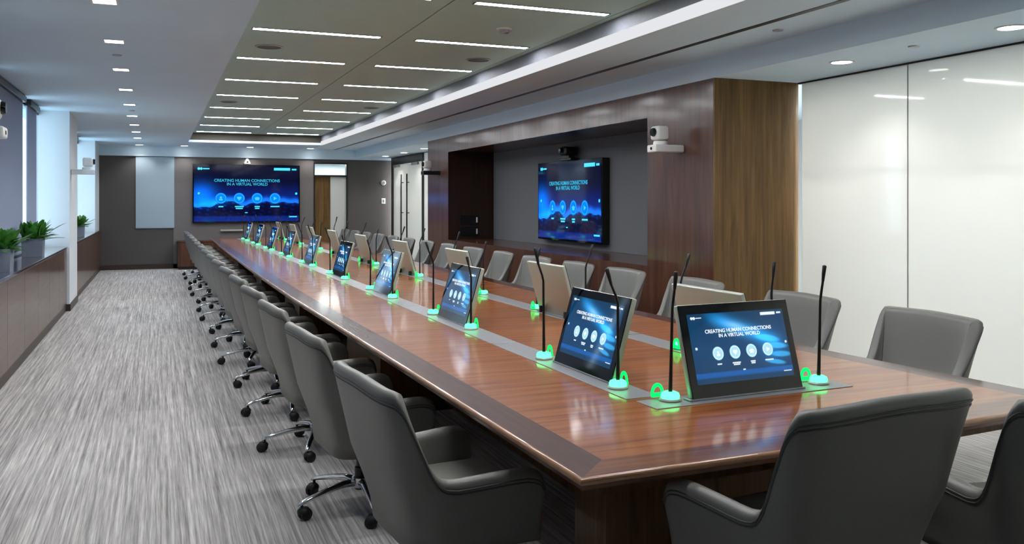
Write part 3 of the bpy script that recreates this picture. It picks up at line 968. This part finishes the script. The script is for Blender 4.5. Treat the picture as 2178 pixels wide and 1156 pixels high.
ANG_L = -PI / 2 + tilt_l       # user on the window side (-X)
ANG_R = PI / 2 + tilt_r        # user on the wall side (+X)
mon0 = make_monitor()
mon0.location = (2.285, 2.985, TABLE_Z + 0.0035)
mon0.rotation_euler = (0, 0, 0.05)
mon0['label'] = 'large tilted monitor at the near end of the table facing the end chairs'
for i in range(N_UNIT):
    y = UNIT0 + UNIT_P * i
    copy_tree(mon0, (row_l(y) - 0.005, y, TABLE_Z + 0.003), ANG_L, ORD[i] + ' monitor from the near end in the row facing the window side')
    copy_tree(mon0, (row_r(y) + 0.005, y, TABLE_Z + 0.003), ANG_R, ORD[i] + ' monitor from the near end in the wall-side row, silver back to us')

mic_kinds = [make_mic(0.055, 0.52, 0.0, 0), make_mic(0.02, 0.525, 0.015, 1), make_mic(0.045, 0.57, -0.01, 2), make_mic(0.03, 0.46, 0.01, 3)]
used = set()
def place_mic(kind, x, y, rot, label):
    src = mic_kinds[kind]
    if kind not in used:
        used.add(kind)
        src.location = (x, y, TABLE_Z + 0.003); src.rotation_euler = (0, 0, rot); src['label'] = label
    else:
        copy_tree(src, (x, y, TABLE_Z + 0.003), rot, label)
place_mic(1, 1.925, 3.03, 0.05, 'green-lit gooseneck microphone left of the large near-end monitor')
place_mic(1, 2.715, 3.065, 0.05, 'green-lit gooseneck microphone right of the large near-end monitor, against the white glass')
for i in range(N_UNIT):
    y = UNIT0 + UNIT_P * i
    for j, (s, wd) in enumerate(((-0.385, 'near'), (0.395, 'far'))):
        yy = y + s + (0.02 if i == 0 and j == 0 else 0)
        k = [(0, 2), (3, 0), (0, 3), (3, 0), (0, 0), (3, 2), (0, 3), (2, 0), (0, 3)][i][j]
        place_mic(k, row_l(yy) - (0.0 if i else 0.01), yy, ANG_L, 'green-lit microphone at the %s side of the %s monitor in the window-side row' % (wd, ORD[i]))
        k = [(1, 0), (0, 3), (3, 0), (0, 0), (3, 0), (0, 2), (3, 0), (0, 0), (0, 3)][i][j]
        place_mic(k, row_r(yy) + 0.0, yy, ANG_R, 'green-lit microphone at the %s side of the %s monitor in the wall-side row' % (wd, ORD[i]))

# wall televisions
def television(name_label, loc, rotz, W, Hh, depth=0.07):
    t = thing('television', name_label, 'screen', loc, rotz)
    obj('housing', B(-W / 2, W / 2, 0.004, depth, -Hh / 2, Hh / 2, bevel=0.006), M['black'], t)
    obj('bezel', B(-W / 2, W / 2, -0.004, 0.006, -Hh / 2, Hh / 2, bevel=0.002), M['gloss_black'], t)
    me = picture_mesh('screen', W - 0.05, Hh - 0.05, tv_pic, M['pic_tv'], 240, 150, (0.05, 0.55, 0.8))
    s = link('screen', me, t, (0, -0.006, 0))
    build_screen_content(s, W - 0.05, Hh - 0.05, True)
    return t
television('large blue-lit screen on the far wall beyond the table end', (1.955, FAR - 0.115, 1.735), 0, 2.44, 1.365, 0.09)
television('blue-lit screen in the wood niche on the right wall', (5.25, 10.86, 1.555), -PI / 2, 2.02, 1.115, 0.10)
tag(obj('soundbar', B(1.35, 1.86, FAR - 0.10, FAR - 0.02, 0.845, 0.885, bevel=0.008), M['silver']), 'slim silver bar on the grey wall under the far screen', 'soundbar')

# ------------------------------------------------------------------ chairs
PLAN = [(0.0, 0.0, -0.258), (0.18, 0.14, -0.258), (0.30, 0.24, -0.252), (0.37, 0.298, -0.236), (0.43, 0.324, -0.195), (0.50, 0.332, -0.14), (0.60, 0.336, -0.06), (0.72, 0.342, 0.03), (0.86, 0.352, 0.15), (1.0, 0.364, 0.27)]
def plan(s):
    a = abs(s)
    for (s0, x0, y0), (s1, x1, y1) in zip(PLAN, PLAN[1:]):
        if a <= s1 + 1e-9:
            f = (a - s0) / (s1 - s0)
            return Vector((math.copysign(x0 + f * (x1 - x0), s), y0 + f * (y1 - y0)))
    return Vector((math.copysign(PLAN[-1][1], s), PLAN[-1][2]))
NF = 161                                   # fine plan line, smoothed, then sampled more densely where the back meets the arms
FP = [plan(-1 + 2 * i / (NF - 1)) for i in range(NF)]
for _ in range(14):
    FP = [FP[0]] + [(FP[i - 1] + FP[i] * 2 + FP[i + 1]) / 4 for i in range(1, NF - 1)] + [FP[-1]]
def fine(s):
    q = (s + 1) / 2 * (NF - 1)
    i = min(NF - 2, int(q))
    return FP[i].lerp(FP[i + 1], q - i)
HALF = [0.0, 0.06, 0.12, 0.18, 0.24, 0.29, 0.33, 0.355, 0.375, 0.39, 0.405, 0.42, 0.435, 0.45, 0.465, 0.48, 0.495, 0.51, 0.525, 0.545, 0.57, 0.60, 0.65, 0.70, 0.76, 0.82, 0.88, 0.92, 0.95, 0.97, 0.985, 1.0]
S = [-q for q in reversed(HALF[1:])] + HALF
NS = len(S)
PP = [fine(q) for q in S]
PN = []
for i in range(NS):
    d = (PP[min(i + 1, NS - 1)] - PP[max(i - 1, 0)]).normalized()
    PN.append(Vector((d.y, -d.x)))      # outward
Z_BOT, Z_ARM, Z_BACK = 0.325, 0.59, 0.918
DROP = [(0.0, 1.0), (0.33, 1.0), (0.375, 0.985), (0.40, 0.94), (0.42, 0.84), (0.45, 0.60), (0.48, 0.33), (0.50, 0.17), (0.52, 0.075), (0.55, 0.02), (0.60, 0.0), (1.0, 0.0)]
def top_z(s):
    a = abs(s)
    z = Z_ARM + (Z_BACK - Z_ARM) * interp(DROP, a)
    z += 0.008 * (1 - smooth01(0, 0.35, a)) + 0.012 * smooth01(0.6, 0.95, a)
    if a > 0.90:
        z -= 0.05 * (1 - math.sqrt(max(0.0, 1 - ((a - 0.90) / 0.10) ** 2)))
    return z
def shell_point(i, z, inset):
    """outer shell surface point at plan index i and height z, moved inwards by inset"""
    s = abs(S[i])
    p = PP[i] - PN[i] * inset
    low = smooth01(0.62, 0.33, z)
    back = 1 - smooth01(0.44, 0.75, s)
    x, y = p.x, p.y
    x *= 1 - 0.13 * low
    y += 0.06 * low * back
    up = max(0.0, (z - 0.52) / 0.38)
    x *= 1 + (0.19 * up ** 1.3) * back
    y -= 0.075 * up * (0.2 + 0.8 * back)
    return Vector((x, y, z))
TH_SH = 0.062
def make_shell():
    bm = bmesh.new()
    cols = []
    for i in range(NS):
        zt = top_z(S[i])
        col = []
        rr = TH_SH / 2
        nz = 9
        for k in range(nz):
            z = Z_BOT + (zt - rr - Z_BOT) * k / (nz - 1)
            col.append(shell_point(i, z, 0.0))
        for k in range(1, 8):       # rolled top
            a = PI * k / 8
            z = zt - rr + rr * math.sin(a)
            col.append(shell_point(i, z, rr - rr * math.cos(a)))
        for k in range(nz):
            z = (zt - rr) - (zt - rr - 0.36) * k / (nz - 1)
            col.append(shell_point(i, z, TH_SH))
        cols.append([bm.verts.new(p) for p in col])
    n = len(cols[0])
    for a, b_ in zip(cols, cols[1:]):
        for k in range(n - 1):
            bm.faces.new((a[k], a[k + 1], b_[k + 1], b_[k]))
        bm.faces.new((a[n - 1], a[0], b_[0], b_[n - 1]))
    for c, flip in ((cols[0], False), (cols[-1], True)):     # close the arm fronts, softly rounded
        cen = Vector((0, 0, 0))
        for v in c:
            cen += v.co
        cen /= len(c)
        cen.y += 0.012
        v0 = bm.verts.new(cen)
        for k in range(n):
            q = (c[k], c[(k + 1) % n], v0)
            bm.faces.new(q if not flip else tuple(reversed(q)))
    bmesh.ops.recalc_face_normals(bm, faces=bm.faces)
    return bm
def make_piping():
    bm = bmesh.new()
    for drop in (0.034, 0.047):
        pts = []
        for i in range(0, NS):
            z = top_z(S[i]) - drop
            pts.append(shell_point(i, z, -0.0005))
        tube(bm, pts, 0.0032, 6)
    return bm
def make_star_leg(a):
    bm = bmesh.new()
    c, s = math.cos(a), math.sin(a)
    secs = [(0.03, 0.125, 0.024, 0.020), (0.10, 0.128, 0.021, 0.018), (0.18, 0.118, 0.018, 0.015), (0.26, 0.102, 0.016, 0.013), (0.325, 0.085, 0.015, 0.011), (0.342, 0.076, 0.010, 0.007)]
    rings = []
    n = 10
    for r, z, w, h in secs:
        rings.append([bm.verts.new((r * c - s * w * math.cos(2 * PI * k / n), r * s + c * w * math.cos(2 * PI * k / n), z + h * math.sin(2 * PI * k / n))) for k in range(n)])
    for p, q in zip(rings, rings[1:]):
        for k in range(n):
            bm.faces.new((p[k], p[(k + 1) % n], q[(k + 1) % n], q[k]))
    bm.faces.new(rings[0]); bm.faces.new(list(reversed(rings[-1])))
    bmesh.ops.recalc_face_normals(bm, faces=bm.faces)
    return bm
def make_caster(a, swivel):
    bm = bmesh.new()
    c, s = math.cos(a), math.sin(a)
    px, py = 0.325 * c, 0.325 * s
    ca, sa = math.cos(swivel), math.sin(swivel)
    for side in (-1, 1):
        bm2 = lathe(bmesh.new(), [(0.0, -0.011), (0.022, -0.011), (0.029, -0.007), (0.029, 0.007), (0.022, 0.011), (0.0, 0.011)], 18, axis='y')
        me = bpy.data.meshes.new('tmp'); bm2.to_mesh(me); bm2.free()
        me.transform(Matrix.Translation((px, py, 0.0295)) @ Matrix.Rotation(swivel, 4, 'Z') @ Matrix.Translation((0.018, side * 0.014, 0)))
        bm.from_mesh(me); bpy.data.meshes.remove(me)
    bm2 = lathe(bmesh.new(), [(0.0, 0.06), (0.02, 0.058), (0.032, 0.045), (0.033, 0.034)], 16)
    me = bpy.data.meshes.new('tmp'); bm2.to_mesh(me); bm2.free()
    me.transform(Matrix.Translation((px + 0.012 * ca, py + 0.012 * sa, 0.004)))
    bm.from_mesh(me); bpy.data.meshes.remove(me)
    tube(bm, [(px, py, 0.05), (px, py, 0.085)], 0.007, 8)
    return bm
def make_chair(phase, swivels):
    t = thing('conference_chair', '', 'chair', (0, 0, 0), 0, 'conference chairs')
    obj('back_shell', make_shell(), M['leather'], t, True)
    obj('piping', make_piping(), M['piping'], t, True)
    bm = B(-0.262, 0.262, -0.185, 0.30, 0.375, 0.48, bevel=0.035, seg=4)
    obj('seat', bm, M['leather'], t, True, 50)
    obj('seat_pan', B(-0.225, 0.225, -0.17, 0.29, 0.33, 0.38, bevel=0.01), M['black'], t)
    obj('column', lathe(bmesh.new(), [(0.0, 0.09), (0.030, 0.09), (0.030, 0.20), (0.022, 0.205), (0.022, 0.29), (0.09, 0.30), (0.10, 0.335), (0.0, 0.335)], 20), M['black'], t, True, 40)
    obj('hub', lathe(bmesh.new(), [(0.0, 0.10), (0.040, 0.10), (0.046, 0.115), (0.044, 0.15), (0.032, 0.16), (0.0, 0.16)], 24), M['chrome'], t, True, 40)
    for k in range(5):
        a = phase + 2 * PI * k / 5
        obj('base_leg', make_star_leg(a), M['chrome'], t, True)
        obj('caster', make_caster(a, swivels[k]), M['black_rubber'], t, True, 45)
    return t

chair_kinds = [make_chair(PI / 2 - 0.55, (0.4, 2.2, 3.6, 5.0, 1.1)), make_chair(PI / 2 - 0.40, (3.0, 0.6, 5.4, 1.9, 4.2)), make_chair(PI / 2 - 0.75, (5.8, 2.9, 0.9, 4.0, 2.0))]
chair_used = set()
def place_chair(kind, x, y, rot, label, group, lift=0.0):
    src = chair_kinds[kind]
    if kind not in chair_used:
        chair_used.add(kind)
        c = src
        c.location = (x, y, 0); c.rotation_euler = (0, 0, rot); c['label'] = label; c['group'] = group
    else:
        c = copy_tree(src, (x, y, 0), rot, label, group)
    if lift:
        for ch in c.children:
            if ch.name.split('.')[0] in ('back_shell', 'piping', 'seat', 'seat_pan'):
                ch.location.z += lift
            elif ch.name.split('.')[0] == 'column':
                ch.scale.z *= (0.335 + lift) / 0.335
    return c
LY = [3.17, 4.40, 5.55, 6.60, 7.65, 8.70, 9.80, 10.85, 11.95, 13.0, 14.1, 15.15, 16.25, 17.3, 18.4, 19.5]
LX = [(3.15, 0.985), (4.38, 0.955), (5.52, 0.935), (8.0, 0.90), (12.0, 0.865), (20.0, 0.83)]
for i, y in enumerate(LY):
    rot = -PI / 2 + 0.09 + (random.uniform(-0.02, 0.02) if i else 0.0)
    place_chair([0, 1, 2][i % 3], interp(LX, y), y, rot,
                ORD[i] + ' grey swivel chair from the near end along the window side of the table', 'chairs along the window side')
RY = [3.72, 4.76, 6.0, 7.15, 8.12, 9.16, 10.2, 11.28, 12.36, 13.42, 14.5, 15.55, 16.6, 17.65, 18.7, 19.75]
for i, y in enumerate(RY):
    place_chair([2, 0, 1][i % 3], 3.80 - 0.009 * (y - 3.7), y, PI / 2 + random.uniform(-0.05, 0.05),
                ORD[i] + ' grey swivel chair from the near end along the wood-wall side of the table', 'chairs along the wall side')
place_chair(1, 1.86, 2.14, 0.09, 'large dark grey chair in the right foreground, back to us, at the table end', 'chairs at the near table end', 0.085)
place_chair(2, 2.70, 2.0, -0.2, 'dark grey chair cut off by the right edge of the view at the table end', 'chairs at the near table end', 0.06)

# ------------------------------------------------------------------ cameras, panels and other fittings
def ptz(loc, rotz, label, body, shelf):
    """camera on a small wall shelf; local frame: wall at y=0, shelf reaches out to -Y"""
    t = thing('wall_camera', label, 'camera', loc, rotz, 'cameras on wall shelves')
    bm = B(-0.08, 0.08, -0.31, 0.0, 0.0, 0.07, bevel=0.012)
    sh = obj('shelf', bm, M[shelf], t)
    lb = lathe(bmesh.new(), [(0.0, 0.0), (0.014, 0.0), (0.014, 0.004), (0.0, 0.004)], 14, (0.0, -0.313, 0.035), axis='y')
    obj('shelf_sensor', lb, M['gloss_black'], sh)
    obj('camera_base', lathe(bmesh.new(), [(0.0, 0.07), (0.066, 0.07), (0.070, 0.08), (0.064, 0.105), (0.0, 0.108)], 24, (0, -0.21, 0)), M[body], t, True, 40)
    hd = obj('camera_head', B(-0.070, 0.070, -0.285, -0.15, 0.112, 0.245, bevel=0.028, seg=4), M[body], t, True, 50)
    lens = lathe(bmesh.new(), [(0.0, 0.0), (0.034, 0.0), (0.040, 0.012), (0.040, 0.03), (0.0, 0.03)], 22, (0.01, -0.312, 0.185), axis='y')
    obj('lens', lens, M['gloss_black'], hd, True, 40)
    return t
ptz((X_WOOD, 6.98, 2.005), -PI / 2, 'white camera on a white shelf, on the wood surround right of the niche screen', 'white_plastic', 'white_plastic')
ptz((X_WOOD, 14.55, 2.01), -PI / 2, 'small camera on a dark shelf at the far end of the wood surround', 'white_plastic', 'black')
ptz((-1.165, 14.0, 1.94), PI / 2, 'white camera on a shelf on the white pier', 'white_plastic', 'white_plastic')
ptz((-1.165, 6.02, 1.93), PI / 2, 'white camera cut off by the left edge of the view', 'white_plastic', 'white_plastic')
# camera over the far screen
t = thing('screen_camera', 'small pale camera on top of the far screen', 'camera', (1.955, FAR - 0.07, 2.425))
obj('foot', B(-0.06, 0.06, -0.05, 0.04, 0.0, 0.018, bevel=0.005), M['alu'], t)
obj('body', lathe(bmesh.new(), [(0.0, 0.018), (0.085, 0.018), (0.075, 0.05), (0.045, 0.10), (0.025, 0.14), (0.0, 0.145)], 22), M['white_plastic'], t, True, 40)
obj('lens', lathe(bmesh.new(), [(0.0, -0.085), (0.02, -0.085), (0.02, -0.05), (0.0, -0.05)], 16, (0, 0, 0.06), axis='y'), M['gloss_black'], t)
# camera over the niche screen
t = thing('screen_camera', 'black camera with a tilted head on top of the niche screen', 'camera', (5.24, 10.80, 2.1125), -PI / 2)
obj('foot', B(-0.17, 0.17, -0.06, 0.08, 0.0, 0.03, bevel=0.006), M['black'], t)
obj('bracket', B(-0.05, 0.05, -0.03, 0.06, 0.03, 0.07, bevel=0.005), M['black'], t)
hd = obj('camera_head', B(-0.13, 0.10, -0.10, 0.07, 0.07, 0.185, bevel=0.03, seg=4), M['black'], t, True, 50)
obj('lens', lathe(bmesh.new(), [(0.0, -0.135), (0.035, -0.135), (0.042, -0.10), (0.0, -0.10)], 20, (-0.03, 0, 0.13), axis='y'), M['gloss_black'], hd)
obj('antenna', box(bmesh.new(), -0.20, -0.12, -0.02, 0.03, 0.16, 0.20, bevel=0.006), M['black'], t)

# control plates on the far jamb of the niche
for z, lb in ((1.16, 'upper black control plate on the dark wood jamb of the niche'), (0.965, 'lower black control plate on the dark wood jamb of the niche')):
    t = thing('control_plate', lb, 'control panel', (4.92, NY1 - 0.006, z), 0, 'control plates on the niche jamb')
    obj('plate', B(-0.16, 0.16, -0.02, 0.0, 0, 0.15, bevel=0.004), M['gloss_black'], t)
    obj('label_strip', B(0.115, 0.14, -0.022, -0.0195, 0.03, 0.12), M['white_plastic'], t)
# thermostat and switch on the dark wall right of the far doorway
for z, lb, h in ((2.02, 'small round white thermostat on the dark far wall', 0), (1.56, 'small white switch plate on the dark far wall', 1)):
    if h == 0:
        t = thing('thermostat', lb, 'thermostat', (5.27, FAR, z))
        obj('cover', lathe(bmesh.new(), [(0.0, -0.03), (0.05, -0.03), (0.065, -0.015), (0.065, 0.0)], 22, axis='y'), M['white_plastic'], t, True, 40)
        obj('dial', lathe(bmesh.new(), [(0.0, -0.038), (0.03, -0.038), (0.03, -0.03)], 18, axis='y'), M['alu'], t)
    else:
        t = thing('switch_plate', lb, 'switch', (5.27, FAR, z))
        obj('plate', B(-0.05, 0.05, -0.012, 0.0, -0.07, 0.07, bevel=0.003), M['white_plastic'], t)
        obj('rocker', B(-0.02, 0.02, -0.018, -0.01, -0.035, 0.035, bevel=0.003), M['alu'], t)
# white glass board on the far wall
t = thing('glass_board', 'tall white glass writing board on the far wall left of the screen', 'whiteboard', (-0.07, FAR, 0.93))
obj('board_pane', B(-0.41, 0.41, -0.03, -0.016, 0.0, ZF - 0.94, bevel=0.002), M['board'], t)
obj('wall_mount', B(-0.38, 0.38, -0.016, 0.0, 0.04, ZF - 1.0), M['alu'], t)
obj('pen_rail', B(-0.40, 0.40, -0.05, -0.03, 0.01, 0.02), M['alu'], t)
# credenza against the far wall
t = thing('credenza', 'low dark brown credenza against the far wall behind the table', 'cabinet', (2.0, FAR - 0.022, 0))
obj('body', B(-1.6, 1.6, -0.45, 0.0, 0.06, 0.62), M['wood_niche'], t)
obj('top', B(-1.62, 1.62, -0.47, 0.0, 0.62, 0.65, bevel=0.004), M['wood_face'], t)
obj('plinth', B(-1.57, 1.57, -0.42, 0.0, 0.0, 0.06), M['base'], t)
for i in range(4):
    d = obj('door', B(-1.6 + 0.8 * i + 0.004, -0.8 + 0.8 * i - 0.004, -0.468, -0.45, 0.07, 0.61, bevel=0.002), M['wood_face'], t)
    xx = -1.6 + 0.8 * i + (0.72 if i % 2 == 0 else 0.08)
    obj('handle', B(xx - 0.006, xx + 0.006, -0.49, -0.468, 0.30, 0.45), M['steel'], d)

# ------------------------------------------------------------------ plants on the ledge
def potted_plant(x, y, w, h, label, n, seed, spread=0.26):
    rnd = random.Random(seed)
    t = thing('potted_plant', label, 'plant', (x, y, 0.916), 0, 'potted plants on the window ledge')
    bm = bmesh.new()
    o = [(-w / 2, -w / 2), (w / 2, -w / 2), (w / 2, w / 2), (-w / 2, w / 2)]
    lo, hi, hin, low = [], [], [], []
    for px, py in o:
        lo.append(bm.verts.new((px * 0.94, py * 0.94, 0))); hi.append(bm.verts.new((px, py, h)))
        hin.append(bm.verts.new((px * 0.92, py * 0.92, h))); low.append(bm.verts.new((px * 0.9, py * 0.9, h - 0.04)))
    bm.faces.new(list(reversed(lo)))
    for i in range(4):
        j = (i + 1) % 4
        bm.faces.new((lo[i], lo[j], hi[j], hi[i])); bm.faces.new((hi[i], hi[j], hin[j], hin[i])); bm.faces.new((hin[i], hin[j], low[j], low[i]))
    obj('planter', bm, M['pot'], t)
    obj('soil', B(-w * 0.455, w * 0.455, -w * 0.455, w * 0.455, h - 0.06, h - 0.03), M['soil'], t)
    bm = bmesh.new()
    for k in range(n):
        a = rnd.uniform(0, 2 * PI)
        el = rnd.uniform(0.15, 1.45)
        L = rnd.uniform(0.14, 0.30) * (0.75 + 0.5 * (1 - abs(el - 0.7)))
        wid = rnd.uniform(0.022, 0.040)
        bx, by = rnd.uniform(-0.35, 0.35) * w, rnd.uniform(-0.35, 0.35) * w
        p = Vector((bx, by, h - 0.03))
        d = Vector((math.cos(a) * math.cos(el), math.sin(a) * math.cos(el), math.sin(el)))
        side = d.cross(Vector((0, 0, 1)))
        if side.length < 0.05:
            side = Vector((1, 0, 0))
        side.normalize()
        prev = None
        N = 7
        for q in range(N + 1):
            f = q / N
            ww = wid * (0.12 if f < 0.25 else math.sin(PI * min(1, (f - 0.18) / 0.82)) ** 0.8 + 0.02)
            c0 = p + d * (L * f * spread / 0.26) + Vector((0, 0, -0.18 * f * f * L))
            c0.x = max(c0.x, -0.125 + 0.02 * math.sin(7 * c0.z + 3 * c0.y))
            row = (bm.verts.new(c0 - side * ww + Vector((0, 0, 0.25 * ww))), bm.verts.new(c0), bm.verts.new(c0 + side * ww + Vector((0, 0, 0.25 * ww))))
            if prev:
                bm.faces.new((prev[0], prev[1], row[1], row[0])); bm.faces.new((prev[1], prev[2], row[2], row[1]))
            prev = row
    o = obj('foliage', bm, M['leaf'], t, True)
    return t
potted_plant(-1.335, 9.0, 0.22, 0.21, 'bushy green plant in a planter cut off by the left edge of the view', 120, 3)
potted_plant(-1.335, 11.35, 0.22, 0.21, 'bushy green plant in a metal planter on the window ledge left of the white pier', 130, 5, 0.29)
potted_plant(-1.335, 17.3, 0.22, 0.21, 'small far green plant on the ledge beyond the white pier', 120, 9)
